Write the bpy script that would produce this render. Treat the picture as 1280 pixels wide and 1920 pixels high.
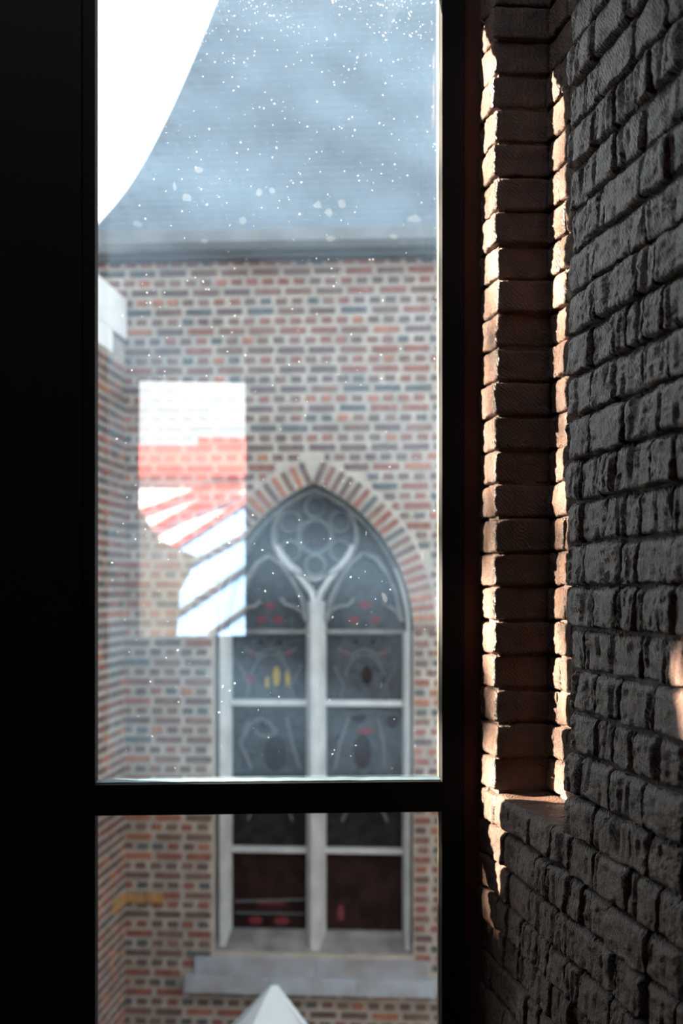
import bpy, bmesh, math, random
from mathutils import Vector, noise

random.seed(7)
for o in list(bpy.data.objects):
    bpy.data.objects.remove(o)
scene = bpy.context.scene
COL = scene.collection
R = math.radians

# ------------------------------------------------------------------ camera
ZC = 1.6                       # eye height above the interior floor
GROUND = -3.2                  # courtyard level outside
FPX = 2667.0                   # focal length in pixels of the 1280x1920 frame
cam_d = bpy.data.cameras.new('camera')
cam = bpy.data.objects.new('camera', cam_d)
COL.objects.link(cam)
cam.location = (0, 0, ZC)
cam.rotation_euler = (R(90), 0, 0)
cam_d.sensor_fit = 'VERTICAL'
cam_d.sensor_height = 36
cam_d.sensor_width = 24
cam_d.lens = 50
cam_d.shift_y = 140 / 1920
cam_d.clip_start = 0.05
cam_d.clip_end = 300
cam_d.dof.use_dof = True
cam_d.dof.focus_distance = 2.10
cam_d.dof.aperture_fstop = 4.6
cam_d.dof.aperture_blades = 9
scene.camera = cam

# ------------------------------------------------------------------ sky, sun, exposure
world = bpy.data.worlds.new('sky')
scene.world = world
world.use_nodes = True
nt = world.node_tree
nt.nodes.clear()
w_out = nt.nodes.new('ShaderNodeOutputWorld')
w_bg = nt.nodes.new('ShaderNodeBackground')
w_tc = nt.nodes.new('ShaderNodeTexCoord')
w_sep = nt.nodes.new('ShaderNodeSeparateXYZ')
w_rmp = nt.nodes.new('ShaderNodeValToRGB')
nt.links.new(w_tc.outputs['Generated'], w_sep.inputs[0])
nt.links.new(w_sep.outputs['Z'], w_rmp.inputs[0])
e = w_rmp.color_ramp.elements
e[0].position = 0.0; e[0].color = (1.0, 1.0, 1.0, 1)
e[1].position = 1.0; e[1].color = (0.68, 0.75, 0.84, 1)
m_ = w_rmp.color_ramp.elements.new(0.35); m_.color = (0.90, 0.96, 1.0, 1)
nt.links.new(w_rmp.outputs[0], w_bg.inputs[0])
w_bg.inputs[1].default_value = 4.0
nt.links.new(w_bg.outputs[0], w_out.inputs[0])

SUN_TRAVEL = Vector((1.0425, -0.227, -0.355)).normalized()
sun_d = bpy.data.lights.new('sun', 'SUN')
sun_d.energy = 350
sun_d.angle = R(0.53)
sun_d.color = (1.0, 0.84, 0.66)
sun = bpy.data.objects.new('sun', sun_d)
COL.objects.link(sun)
sun.location = (-12, 6, 9)
sun.rotation_euler = SUN_TRAVEL.to_track_quat('-Z', 'Y').to_euler()

vs = scene.view_settings
vs.view_transform = 'Standard'
vs.look = 'None'
vs.gamma = 1
vs.use_curve_mapping = False
vs.exposure = 0.0

# ------------------------------------------------------------------ materials
MAT = {}
def mat(name, col, rough=0.7, spec=0.4, var=0.0, scale=20.0, bump=0.0, bscale=60.0, col2=None, metal=0.0,
        stretch=(1, 1, 1), detail=4.0):
    m = bpy.data.materials.new(name)
    m.use_nodes = True
    n = m.node_tree
    p = n.nodes['Principled BSDF']
    p.inputs['Roughness'].default_value = rough
    p.inputs['Specular IOR Level'].default_value = spec
    p.inputs['Metallic'].default_value = metal
    p.inputs['Base Color'].default_value = (*col, 1)
    tc = n.nodes.new('ShaderNodeTexCoord')
    mp = n.nodes.new('ShaderNodeMapping')
    mp.inputs['Scale'].default_value = stretch
    n.links.new(tc.outputs['Object'], mp.inputs[0])
    oi = n.nodes.new('ShaderNodeObjectInfo')
    rmul = n.nodes.new('ShaderNodeMath'); rmul.operation = 'MULTIPLY'; rmul.inputs[1].default_value = 37.0
    n.links.new(oi.outputs['Random'], rmul.inputs[0])
    n.links.new(rmul.outputs[0], mp.inputs['Location'])
    if var or col2:
        t = n.nodes.new('ShaderNodeTexNoise')
        t.inputs['Scale'].default_value = scale
        t.inputs['Detail'].default_value = detail
        n.links.new(mp.outputs[0], t.inputs['Vector'])
        mx = n.nodes.new('ShaderNodeMix'); mx.data_type = 'RGBA'
        rp = n.nodes.new('ShaderNodeMapRange')
        rp.inputs[1].default_value = 0.35; rp.inputs[2].default_value = 0.65
        n.links.new(t.outputs['Fac'], rp.inputs[0])
        n.links.new(rp.outputs[0], mx.inputs[0])
        c2 = col2 if col2 else tuple(c * (1 - var) for c in col)
        mx.inputs[6].default_value = (*col, 1)
        mx.inputs[7].default_value = (*c2, 1)
        n.links.new(mx.outputs[2], p.inputs['Base Color'])
    if bump:
        t2 = n.nodes.new('ShaderNodeTexNoise')
        t2.inputs['Scale'].default_value = bscale
        t2.inputs['Detail'].default_value = 6
        n.links.new(mp.outputs[0], t2.inputs['Vector'])
        b = n.nodes.new('ShaderNodeBump')
        b.inputs['Strength'].default_value = bump
        b.inputs['Distance'].default_value = 0.004
        n.links.new(t2.outputs['Fac'], b.inputs['Height'])
        n.links.new(b.outputs[0], p.inputs['Normal'])
    MAT[name] = m
    return m

def painted_brick(name, col, col2, rough):
    """dark, glossy painted hand-made brick: grain, comb strokes and pits"""
    m = bpy.data.materials.new(name)
    m.use_nodes = True
    n = m.node_tree
    p = n.nodes['Principled BSDF']
    p.inputs['Specular IOR Level'].default_value = 0.38
    tc = n.nodes.new('ShaderNodeTexCoord')
    oi = n.nodes.new('ShaderNodeObjectInfo')
    rm = n.nodes.new('ShaderNodeMath'); rm.operation = 'MULTIPLY'; rm.inputs[1].default_value = 53.0
    n.links.new(oi.outputs['Random'], rm.inputs[0])
    mp = n.nodes.new('ShaderNodeMapping')
    n.links.new(tc.outputs['Object'], mp.inputs[0])
    n.links.new(rm.outputs[0], mp.inputs['Location'])
    def tex(kind, **kw):
        t = n.nodes.new(kind)
        for k, v in kw.items():
            t.inputs[k].default_value = v
        return t
    big = tex('ShaderNodeTexNoise', Scale=30, Detail=5)
    n.links.new(mp.outputs[0], big.inputs['Vector'])
    mx = n.nodes.new('ShaderNodeMix'); mx.data_type = 'RGBA'
    rp = n.nodes.new('ShaderNodeMapRange'); rp.inputs[1].default_value = .35; rp.inputs[2].default_value = .68
    n.links.new(big.outputs['Fac'], rp.inputs[0]); n.links.new(rp.outputs[0], mx.inputs[0])
    mx.inputs[6].default_value = (*col, 1); mx.inputs[7].default_value = (*col2, 1)
    n.links.new(mx.outputs[2], p.inputs['Base Color'])
    rr = n.nodes.new('ShaderNodeMapRange')
    rr.inputs[3].default_value = rough - .10; rr.inputs[4].default_value = rough + .15
    n.links.new(big.outputs['Fac'], rr.inputs[0]); n.links.new(rr.outputs[0], p.inputs['Roughness'])
    # fine grain
    gr = tex('ShaderNodeTexNoise', Scale=420, Detail=4, Roughness=.6)
    n.links.new(mp.outputs[0], gr.inputs['Vector'])
    # curved comb strokes
    wv = n.nodes.new('ShaderNodeTexWave')
    wv.wave_type = 'BANDS'; wv.bands_direction = 'DIAGONAL'
    for k, v in (('Scale', 75), ('Distortion', 9), ('Detail', 2), ('Detail Scale', .55)):
        wv.inputs[k].default_value = v
    n.links.new(mp.outputs[0], wv.inputs['Vector'])
    # vertical drag marks
    mp2 = n.nodes.new('ShaderNodeMapping'); mp2.inputs['Scale'].default_value = (1, 1, .14)
    n.links.new(mp.outputs[0], mp2.inputs[0])
    dr = tex('ShaderNodeTexNoise', Scale=150, Detail=5)
    n.links.new(mp2.outputs[0], dr.inputs['Vector'])
    add = n.nodes.new('ShaderNodeMath'); add.operation = 'MULTIPLY_ADD'; add.inputs[1].default_value = .30
    n.links.new(wv.outputs['Fac'], add.inputs[0]); n.links.new(gr.outputs['Fac'], add.inputs[2])
    add2 = n.nodes.new('ShaderNodeMath'); add2.operation = 'MULTIPLY_ADD'; add2.inputs[1].default_value = 1.3
    n.links.new(dr.outputs['Fac'], add2.inputs[0]); n.links.new(add.outputs[0], add2.inputs[2])
    b = n.nodes.new('ShaderNodeBump'); b.inputs['Strength'].default_value = 1.0; b.inputs['Distance'].default_value = .0036
    n.links.new(add2.outputs[0], b.inputs['Height']); n.links.new(b.outputs[0], p.inputs['Normal'])
    MAT[name] = m
    return m

HEAD_L, TR1_L = ZC + 1.105 - .55, ZC - .354 - .55      # window head and transom above the frame's base
def glass_mat(name, tint, dust, dust_var, reflect_ior, dust_col=(.34, .62, 1.0)):
    """clear coated pane with a film of dust that scatters the sun"""
    m = bpy.data.materials.new(name)
    m.use_nodes = True
    n = m.node_tree
    n.nodes.clear()
    out = n.nodes.new('ShaderNodeOutputMaterial')
    tr = n.nodes.new('ShaderNodeBsdfTransparent'); tr.inputs[0].default_value = (*tint, 1)
    gl = n.nodes.new('ShaderNodeBsdfGlossy'); gl.inputs['Roughness'].default_value = 0.0
    fr = n.nodes.new('ShaderNodeFresnel')
    gm = n.nodes.new('ShaderNodeNewGeometry')
    ir = n.nodes.new('ShaderNodeMapRange')           # the same reflectance on both faces of the sheet
    ir.inputs[3].default_value = reflect_ior; ir.inputs[4].default_value = 1 / reflect_ior
    n.links.new(gm.outputs['Backfacing'], ir.inputs[0]); n.links.new(ir.outputs[0], fr.inputs['IOR'])
    m1 = n.nodes.new('ShaderNodeMixShader')
    n.links.new(fr.outputs[0], m1.inputs[0]); n.links.new(tr.outputs[0], m1.inputs[1]); n.links.new(gl.outputs[0], m1.inputs[2])
    last = m1
    if dust > 0:
        tl = n.nodes.new('ShaderNodeBsdfTranslucent'); tl.inputs[0].default_value = (*dust_col, 1)
        tc = n.nodes.new('ShaderNodeTexCoord')
        t1 = n.nodes.new('ShaderNodeTexNoise'); t1.inputs['Scale'].default_value = 5; t1.inputs['Detail'].default_value = 5
        n.links.new(tc.outputs['Object'], t1.inputs['Vector'])
        mr = n.nodes.new('ShaderNodeMapRange')
        mr.inputs[1].default_value = .25; mr.inputs[2].default_value = .75
        mr.inputs[3].default_value = dust - dust_var; mr.inputs[4].default_value = dust + dust_var
        n.links.new(t1.outputs['Fac'], mr.inputs[0])
        # top-heavy dust, with the haze fading downwards put into its density
        sp = n.nodes.new('ShaderNodeSeparateXYZ'); n.links.new(tc.outputs['Object'], sp.inputs[0])
        zr_ = n.nodes.new('ShaderNodeMapRange')
        zr_.inputs[1].default_value = TR1_L; zr_.inputs[2].default_value = HEAD_L
        zr_.inputs[3].default_value = .40; zr_.inputs[4].default_value = 1.0
        n.links.new(sp.outputs['Z'], zr_.inputs[0])
        dm = n.nodes.new('ShaderNodeMath'); dm.operation = 'MULTIPLY'
        n.links.new(mr.outputs[0], dm.inputs[0]); n.links.new(zr_.outputs[0], dm.inputs[1])
        mr = dm
        m2 = n.nodes.new('ShaderNodeMixShader')
        n.links.new(mr.outputs[0], m2.inputs[0]); n.links.new(m1.outputs[0], m2.inputs[1]); n.links.new(tl.outputs[0], m2.inputs[2])
        last = m2
    n.links.new(last.outputs[0], out.inputs[0])
    MAT[name] = m
    return m

mat('frame_black', (.004, .004, .004), .7, .08)
mat('frame_red', (.030, .006, .003), .7, .2)
mat('wall_black', (.004, .004, .004), .9, .02)
mat('room_dark', (.035, .026, .022), .85, .2, var=.4, scale=6)
mat('sealant', (.09, .14, .17), .6, .3)
mat('putty', (.12, .115, .09), .6, .3, var=.25, scale=60)
painted_brick('brick_paint', (.070, .032, .019), (.040, .020, .0135), .37)
painted_brick('mortar_paint', (.055, .030, .022), (.04, .026, .02), .6)
glass_mat('glass_dusty', (.96, .98, .98), .0118, .002, 2.4)
glass_mat('glass_dimmed', (.68, .665, .65), 0.0, 0.0, 1.5)  # tint dims the view through the lower pane, offsetting the strong sky
glass_mat('glass_rear', (.95, .97, .98), 0.0, 0.0, 1.45)
# church
BR = []
for nm, c in (('brick_red', (.27, .115, .09)), ('brick_orange', (.36, .16, .10)), ('brick_purple', (.15, .105, .10)),
              ('brick_brown', (.185, .12, .10)), ('brick_blue', (.115, .125, .13)), ('brick_rose', (.225, .135, .115))):
    mat(nm, c, .85, .2, var=.3, scale=25, bump=.4, bscale=120)
    BR.append(nm)
BRW = [20, 9, 24, 22, 12, 13]
mat('brick_yellow', (.42, .25, .11), .85, .2, var=.25, scale=18, bump=.3)
mat('mortar', (.44, .41, .37), .9, .15, var=.25, scale=7, bump=.4, bscale=90)
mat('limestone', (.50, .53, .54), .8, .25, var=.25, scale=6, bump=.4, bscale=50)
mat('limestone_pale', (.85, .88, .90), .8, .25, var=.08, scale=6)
mat('limestone_dull', (.22, .23, .23), .85, .2, var=.45, scale=9, bump=.4, bscale=50)  # darker limestone: the shade on the tracery is put into this colour
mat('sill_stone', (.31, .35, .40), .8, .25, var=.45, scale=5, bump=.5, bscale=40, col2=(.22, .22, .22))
mat('slate', (.13, .165, .20), .5, .5, var=.3, scale=3, bump=.5, bscale=60)
mat('zinc', (.20, .235, .25), .55, .5, var=.25, scale=5)
mat('lead', (.10, .115, .125), .6, .4)
mat('stain_grey', (.045, .058, .068), .35, .5, var=.6, scale=22, bump=.5, bscale=30)
mat('stain_dark', (.022, .020, .022), .6, .12, var=.6, scale=18, bump=.5, bscale=25)
mat('stain_red', (.13, .018, .025), .35, .5)
mat('stain_ruby', (.028, .012, .012), .6, .12, var=.6, scale=12)
mat('stain_yellow', (.30, .22, .05), .35, .5)
mat('stain_blue', (.05, .08, .13), .35, .5)
mat('tent_cloth', (.64, .73, .78), .8, .2, var=.06, scale=4)
mat('metal_grey', (.35, .36, .37), .4, .5, metal=.6)
mat('paving', (.08, .075, .07), .9, .2, var=.4, scale=3, bump=.4)
mat('render_white', (.58, .60, .62), .8, .2, var=.1, scale=3)
mat('render_blue', (.17, .30, .55), .8, .2, var=.12, scale=3)
mat('roof_red', (.31, .034, .03), .7, .3, var=.25, scale=7, bump=.5, bscale=20)
mat('matt_dark', (.05, .045, .04), .9, .1, var=.3, scale=8)
mat('bark', (.08, .06, .045), .9, .1, var=.3)
mat('leaf', (.06, .12, .03), .6, .3, var=.4)
mat('plaster_grey', (.30, .29, .27), .9, .15, var=.2, scale=4)

# speck of dust: catches the sun on the pane
def speck_mat():
    m = bpy.data.materials.new('dust_fleck'); m.use_nodes = True
    n = m.node_tree; n.nodes.clear()
    out = n.nodes.new('ShaderNodeOutputMaterial')
    a = n.nodes.new('ShaderNodeBsdfTranslucent'); a.inputs[0].default_value = (.9, .93, .95, 1)
    b = n.nodes.new('ShaderNodeBsdfTransparent')
    mx = n.nodes.new('ShaderNodeMixShader'); mx.inputs[0].default_value = .22
    n.links.new(b.outputs[0], mx.inputs[1]); n.links.new(a.outputs[0], mx.inputs[2]); n.links.new(mx.outputs[0], out.inputs[0])
    MAT['dust_fleck'] = m
    m2 = m.copy(); m2.name = 'dust_smear'
    m2.node_tree.nodes['Mix Shader'].inputs[0].default_value = .026
    MAT['dust_smear'] = m2
speck_mat()

# ------------------------------------------------------------------ helpers
def link(name, me, parent=None, loc=(0, 0, 0), rot=(0, 0, 0)):
    o = bpy.data.objects.new(name, me)
    COL.objects.link(o)
    if parent:
        o.parent = parent
    o.location = loc
    o.rotation_euler = rot
    return o

def empty(name, loc, rz=0):
    o = link(name, None, None, loc, (0, 0, rz))
    o.empty_display_size = .2
    return o

def tag(o, label=None, cat=None, group=None, kind=None):
    if label: o['label'] = label
    if cat: o['category'] = cat
    if group: o['group'] = group
    if kind: o['kind'] = kind
    return o

class MB:
    """collects quads and polygons into one mesh"""
    def __init__(s):
        s.v = []; s.f = []; s.mi = []; s.smooth = False
    def hexa(s, pts, mi=0):
        b = len(s.v); s.v += [tuple(p) for p in pts]
        for f in ((0, 3, 2, 1), (4, 5, 6, 7), (0, 1, 5, 4), (1, 2, 6, 5), (2, 3, 7, 6), (3, 0, 4, 7)):
            s.f.append(tuple(b + i for i in f)); s.mi.append(mi)
    def box(s, x0, x1, y0, y1, z0, z1, mi=0):
        s.hexa([(x0, y0, z0), (x1, y0, z0), (x1, y1, z0), (x0, y1, z0),
                (x0, y0, z1), (x1, y0, z1), (x1, y1, z1), (x0, y1, z1)], mi)
    def prism(s, poly, y0, y1, mi=0):
        """poly of (x, z), counter-clockwise seen from -y; extruded y0 (front) to y1 (back)"""
        n = len(poly); b = len(s.v)
        s.v += [(x, y0, z) for x, z in poly] + [(x, y1, z) for x, z in poly]
        s.f.append(tuple(b + i for i in range(n))); s.mi.append(mi)
        s.f.append(tuple(b + n + i for i in reversed(range(n)))); s.mi.append(mi)
        for i in range(n):
            j = (i + 1) % n
            s.f.append((b + i, b + n + i, b + n + j, b + j)); s.mi.append(mi)
    def sweep(s, pts, w, y0, y1, mi=0, closed=False, cham=.3):
        """moulding along a path of (x, z): a bar with chamfered front edges"""
        n = len(pts); b = len(s.v); k = 6
        prof = [(-.5, 1), (-.5, .35), (-.5 + cham, 0), (.5 - cham, 0), (.5, .35), (.5, 1)]
        for i, (x, z) in enumerate(pts):
            if closed:
                a, c = pts[i - 1], pts[(i + 1) % n]
            else:
                a, c = pts[max(i - 1, 0)], pts[min(i + 1, n - 1)]
            tx, tz = c[0] - a[0], c[1] - a[1]
            L = math.hypot(tx, tz) or 1
            nx, nz = -tz / L, tx / L
            for (o, d) in prof:
                s.v.append((x + nx * w * o, y0 + (y1 - y0) * d, z + nz * w * o))
        for i in range(n if closed else n - 1):
            j = (i + 1) % n
            for q in range(k):
                r = (q + 1) % k
                s.f.append((b + i * k + q, b + i * k + r, b + j * k + r, b + j * k + q)); s.mi.append(mi)
        if not closed:
            s.f.append(tuple(b + q for q in range(k))); s.mi.append(mi)
            s.f.append(tuple(b + (n - 1) * k + q for q in reversed(range(k)))); s.mi.append(mi)
    def mesh(s, name, mats):
        me = bpy.data.meshes.new(name)
        me.from_pydata(s.v, [], s.f)
        for m in ([mats] if isinstance(mats, str) else mats):
            me.materials.append(MAT[m])
        me.polygons.foreach_set('material_index', s.mi)
        bm = bmesh.new(); bm.from_mesh(me)
        bmesh.ops.recalc_face_normals(bm, faces=bm.faces)
        bm.to_mesh(me); bm.free()
        return me
    def build(s, name, mats, parent=None, bevel=0.0, loc=(0, 0, 0), rot=(0, 0, 0)):
        o = link(name, s.mesh(name, mats), parent, loc, rot)
        if bevel:
            b = o.modifiers.new('bevel', 'BEVEL'); b.width = bevel; b.segments = 2; b.limit_method = 'ANGLE'
        return o

# ------------------------------------------------------------------ frames of reference
J = Vector((.2525, 2.59, 0))              # inner corner where the window frame meets the brick wall
WALL_RZ = math.atan2(-.99, .141)          # wall: local x runs from the window into the room, y into the wall
FRAME_RZ = math.atan2(-.0732, -.9973)     # window: local x runs to the left, y into the room

SILL = ZC - .360
JAMB_FAR, JAMB_NEAR = .097, .535
NICHE = .100
NICHE_TOP = 2.86

# ------------------------------------------------------------------ room shell
b = MB(); b.box(-4.9, 1.3, -2.3, 2.62, -.25, 0); tag(b.build('floor', 'room_dark'), kind='structure')
SX0, SX1, SY0, SY1 = -1.25, .26, 1.66, 2.46              # unseen roof light, added to brighten the upper bricks and ledges
b = MB()
b.hexa([(-4.9, -2.3, 3.0), (SX0, -2.3, 3.0), (SX0, 2.52, 3.0), (-4.9, 2.25, 3.0), (-4.9, -2.3, 3.2), (SX0, -2.3, 3.2), (SX0, 2.52, 3.2), (-4.9, 2.25, 3.2)]); b.box(SX1, 1.3, -2.3, 2.72, 3.0, 3.2)
b.box(SX0, SX1, -2.3, SY0, 3.0, 3.2); b.box(SX0, SX1, SY1, 2.72, 3.0, 3.2)
tag(b.build('ceiling', 'wall_black'), kind='structure')
roof_light = tag(empty('added_roof_light', ((SX0 + SX1) / 2, (SY0 + SY1) / 2, 3.2)), kind='structure')
hx, hy = (SX1 - SX0) / 2, (SY1 - SY0) / 2
for a in ((-hx - .05, -hx, -hy - .05, hy + .05), (hx, hx + .05, -hy - .05, hy + .05), (-hx, hx, -hy - .05, -hy), (-hx, hx, hy, hy + .05)):
    b = MB(); b.box(a[0], a[1], a[2], a[3], 0, .16); b.build('window_frame', 'frame_black', roof_light)
b = MB(); b.box(-hx - .03, hx + .03, -hy - .03, hy + .03, .16, .166); b.build('window_pane', 'glass_rear', roof_light)
b = MB(); b.box(-4.75, -4.5, -2.3, 2.45, -.0, 3.0); tag(b.build('wall_left', 'wall_black'), kind='structure')

# rear wall with its window
RX0, RX1, RZ0, RZ1 = -.355, .210, 1.335, 2.665
b = MB()
b.box(-4.5, RX0, -2.22, -2, 0, 3); b.box(RX1, 1.2, -2.22, -2, 0, 3)
b.box(RX0, RX1, -2.22, -2, 0, RZ0); b.box(RX0, RX1, -2.22, -2, RZ1, 3)
tag(b.build('wall_rear', 'wall_black'), kind='structure')
win2 = tag(empty('window_2', ((RX0 + RX1) / 2, -2.1, RZ0)), kind='structure')
hw, hh = (RX1 - RX0) / 2, RZ1 - RZ0
for a in ((-hw, -hw + .012, 0, hh), (hw - .012, hw, 0, hh), (-hw + .012, hw - .012, 0, .012), (-hw + .012, hw - .012, hh - .012, hh)):
    b = MB(); b.box(a[0], a[1], -.03, .03, a[2], a[3]); b.build('window_frame', 'frame_black', win2)
b = MB(); b.box(-hw + .012, hw - .012, -.003, .003, .012, hh - .012); b.build('window_pane', 'glass_rear', win2)

# front wall (thin dark cladding beside the steel window), with the opening of an added, unseen vent light
HEAD = ZC + 1.105
VT0, VT1, VZ0, VZ1 = 3.07, 3.75, ZC + .985, ZC + 1.10
TL = .722
b = MB()
b.box(TL, VT0, -.06, 0, GROUND, 3.0); b.box(VT1, 4.85, -.06, 0, GROUND, 3.0)
b.box(VT0, VT1, -.06, 0, GROUND, VZ0); b.box(VT0, VT1, -.06, 0, VZ1, 3.0)
b.box(0, TL, -.06, 0, HEAD + .06, 3.0); b.box(-.1, TL, -.06, 0, GROUND, .55)
tag(b.build('wall_front', 'wall_black', loc=J, rot=(0, 0, FRAME_RZ)), kind='structure')

# ------------------------------------------------------------------ the steel window
TR0, TR1 = ZC - .4095, ZC - .3540           # transom bottom, top
PT0, PT1 = .0705, .6940                     # pane opening, along the window
win1 = tag(empty('window_1', (J.x, J.y, .55), FRAME_RZ), kind='structure')
def wbox(name, m, x0, x1, y0, y1, z0, z1, parent=win1, bev=.0015):
    b = MB(); b.box(x0, x1, y0, y1, z0 - .55, z1 - .55); return b.build(name, m, parent, bev)
wbox('frame_post', 'frame_black', .0285, PT0, -.056, .0, .55, HEAD + .06)
wbox('frame_lining', 'frame_red', -.012, .0285, -.08, -.008, .55, HEAD + .06)
wbox('frame_post', 'frame_black', PT1, .7165, -.056, .0, .55, HEAD + .06)
wbox('frame_flange', 'frame_black', .7185, .99, -.056, .006, .55, HEAD + .06)
wbox('frame_transom', 'frame_black', PT0, PT1, -.056, .0, TR0, TR1)
wbox('frame_head', 'frame_black', PT0, PT1, -.056, .0, HEAD, HEAD + .06)
wbox('frame_rail', 'frame_black', PT0, PT1, -.056, .0, .55, .62)
GQ = -.050                                   # plane of the glass
upper = wbox('window_pane', 'glass_dusty', PT0, PT1, GQ - .0008, GQ + .0008, TR1, HEAD, bev=0)
lower = wbox('window_pane', 'glass_dimmed', PT0, PT1, GQ - .0008, GQ + .0008, .62, TR0, bev=0)
# putty fillets outside the glass
for (z0, z1) in ((TR1, HEAD), (.62, TR0)):
    for x0, x1, s in ((PT0, PT0 + .0035, 1), (PT1 - .004, PT1, -1)):
        b = MB()
        rs = random.Random(int(z0 * 100))
        N = 70
        wv = [(.0013 + .0006 * noise.noise(Vector((i * .35, x0 * 9, z0)))) for i in range(N + 1)]
        e0 = x0 if s == 1 else x1
        for i in range(N):
            za = z0 + (z1 - z0) * i / N - .55; zb = z0 + (z1 - z0) * (i + 1) / N - .55
            wa, wb = s * wv[i], s * wv[i + 1]
            b.hexa([(e0, -.034, za), (e0, GQ + .001, za), (e0 + wa, GQ + .001, za), (e0 + wa * .6, -.034, za),
                    (e0, -.034, zb), (e0, GQ + .001, zb), (e0 + wb, GQ + .001, zb), (e0 + wb * .6, -.034, zb)])
        if s == 1:
            b.build('putty_fillet', 'putty', win1)
    b = MB()
    N = 50
    for i in range(N):
        xa = PT0 + (PT1 - PT0) * i / N; xb = PT0 + (PT1 - PT0) * (i + 1) / N
        ha = .0035 + .0015 * noise.noise(Vector((i * .4, 3, z0))); hb = .0035 + .0015 * noise.noise(Vector(((i + 1) * .4, 3, z0)))
        zz = z0 - .55
        b.hexa([(xa, -.014, zz), (xb, -.014, zz), (xb, GQ + .001, zz), (xa, GQ + .001, zz),
                (xa, -.014, zz + ha * .6), (xb, -.014, zz + hb * .6), (xb, GQ + .001, zz + hb), (xa, GQ + .001, zz + ha)])
    b.build('putty_fillet', 'sealant', win1)

# dust flecks and smears on the upper pane (irregular little flakes)
def fleck(b, x, z, rx, rz, ang, rnd, y):
    n = 7; base = len(b.v)
    for k in range(n):
        a = 2 * math.pi * k / n; rr = rnd.uniform(.7, 1.15)
        px, pz = rx * rr * math.cos(a), rz * rr * math.sin(a)
        b.v.append((x + px * math.cos(ang) - pz * math.sin(ang), y, z + px * math.sin(ang) + pz * math.cos(ang)))
    b.f.append(tuple(base + k for k in range(n))); b.mi.append(0)
def pane_xy(px, py):
    """photo position -> place on the glass plane"""
    s = (px - 640) / FPX
    n = Vector((-.0732, .9973)); u = Vector((-.9973, -.0732))
    P0 = Vector((J.x, J.y)) - n * GQ
    d = Vector((s, 1.0))
    k = P0.dot(n) / d.dot(n)
    hit = d * k
    return (hit - P0).dot(u), ZC - (py - 1100) / FPX * hit.y - .55
rnd = random.Random(11)
b = MB()
def vis(px, py): return 186 < px < 822 and -25 < py < 1450
for i in range(5200):
    px = rnd.uniform(190, 822)
    py = -25 + 1475 * (rnd.random() ** 4.2)
    if py < 420 and noise.noise(Vector((px / 90, py / 70, 1))) < -.15 and rnd.random() < .6:
        continue
    x, z = pane_xy(px, py)
    r = .00030 + .0015 * rnd.random() ** 7
    fleck(b, x, z, r * rnd.uniform(1, 1.5), r, rnd.uniform(0, 3), rnd, GQ + .0012)
for (px, py, w, h, a) in ((318, 90, .0022, .0014, .4), (536, 125, .0025, .0011, -.3), (312, 249, .0022, .0007, 0), (770, 68, .0021, .0016, .6), (580, 298, .0013, .0013, 0),
                          (686, 1000, .0006, .0052, .05), (715, 1284, .0007, .0060, .1), (508, 30, .0014, .0012, 0),
                          (746, 112, .0014, .0012, 0), (636, 28, .0017, .0012, 0), (540, 370, .0009, .0009, 0), (428, 472, .0013, .0011, 0)):
    x, z = pane_xy(px, py); fleck(b, x, z, w, h, a, rnd, GQ + .0012)
o = b.build('dust_flecks', 'dust_fleck', upper); tag(o, 'pale flecks of dust on the pane', kind='stuff')
b = MB()
for (px, py, w, h, a) in ((327, 350, .0040, .0105, -.1), (350, 371, .0095, .0085, .2), (595, 385, .0085, .0085, 0), (616, 399, .0085, .0085, 0),
                          (640, 383, .0085, .0080, 0), (485, 360, .007, .008, 0), (510, 358, .007, .007, 0), (455, 415, .009, .008, 0),
                          (775, 410, .016, .007, 0), (258, 420, .011, .006, 0), (372, 318, .009, .007, 0), (720, 1120, .0055, .0125, -.5),
                          (620, 448, .010, .006, 0), (738, 444, .008, .006, 0), (383, 452, .008, .005, 0)):
    x, z = pane_xy(px, py); fleck(b, x, z, w, h, a, rnd, GQ + .0011)
o = b.build('dust_smears', 'dust_smear', upper); tag(o, 'faint dried water marks on the pane', kind='stuff')

# unseen vent light, added to throw a sun patch on the near wall
vent_light = tag(empty('added_vent_light', (J.x, J.y, VZ0), FRAME_RZ), kind='structure')
for a in ((VT0, VT0 + .008, 0, VZ1 - VZ0), (VT1 - .008, VT1, 0, VZ1 - VZ0)):
    b = MB(); b.box(a[0], a[1], -.062, .004, a[2], a[3]); b.build('window_frame', 'frame_black', vent_light)
b = MB(); b.box(VT0 + .008, VT1 - .008, -.032, -.029, 0, VZ1 - VZ0); b.build('window_pane', 'glass_rear', vent_light)

# ------------------------------------------------------------------ the dark painted brick wall with its niche
b = MB()
MR = .011
b.box(JAMB_NEAR + .006, 4.75, MR, .34, 0, 3.0)
b.box(-.3, JAMB_NEAR + .006, MR, .34, 0, SILL - .05)
b.box(-.3, JAMB_FAR - .006, MR, .34, SILL - .05, 3.0)
b.box(JAMB_FAR - .006, JAMB_NEAR + .006, NICHE + MR, .34, SILL - .05, 3.0)
b.box(JAMB_FAR - .006, JAMB_NEAR + .006, MR, NICHE + MR, NICHE_TOP, 3.0)
wall_r = tag(b.build('wall_right', 'mortar_paint', loc=J, rot=(0, 0, WALL_RZ)), kind='structure')

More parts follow.
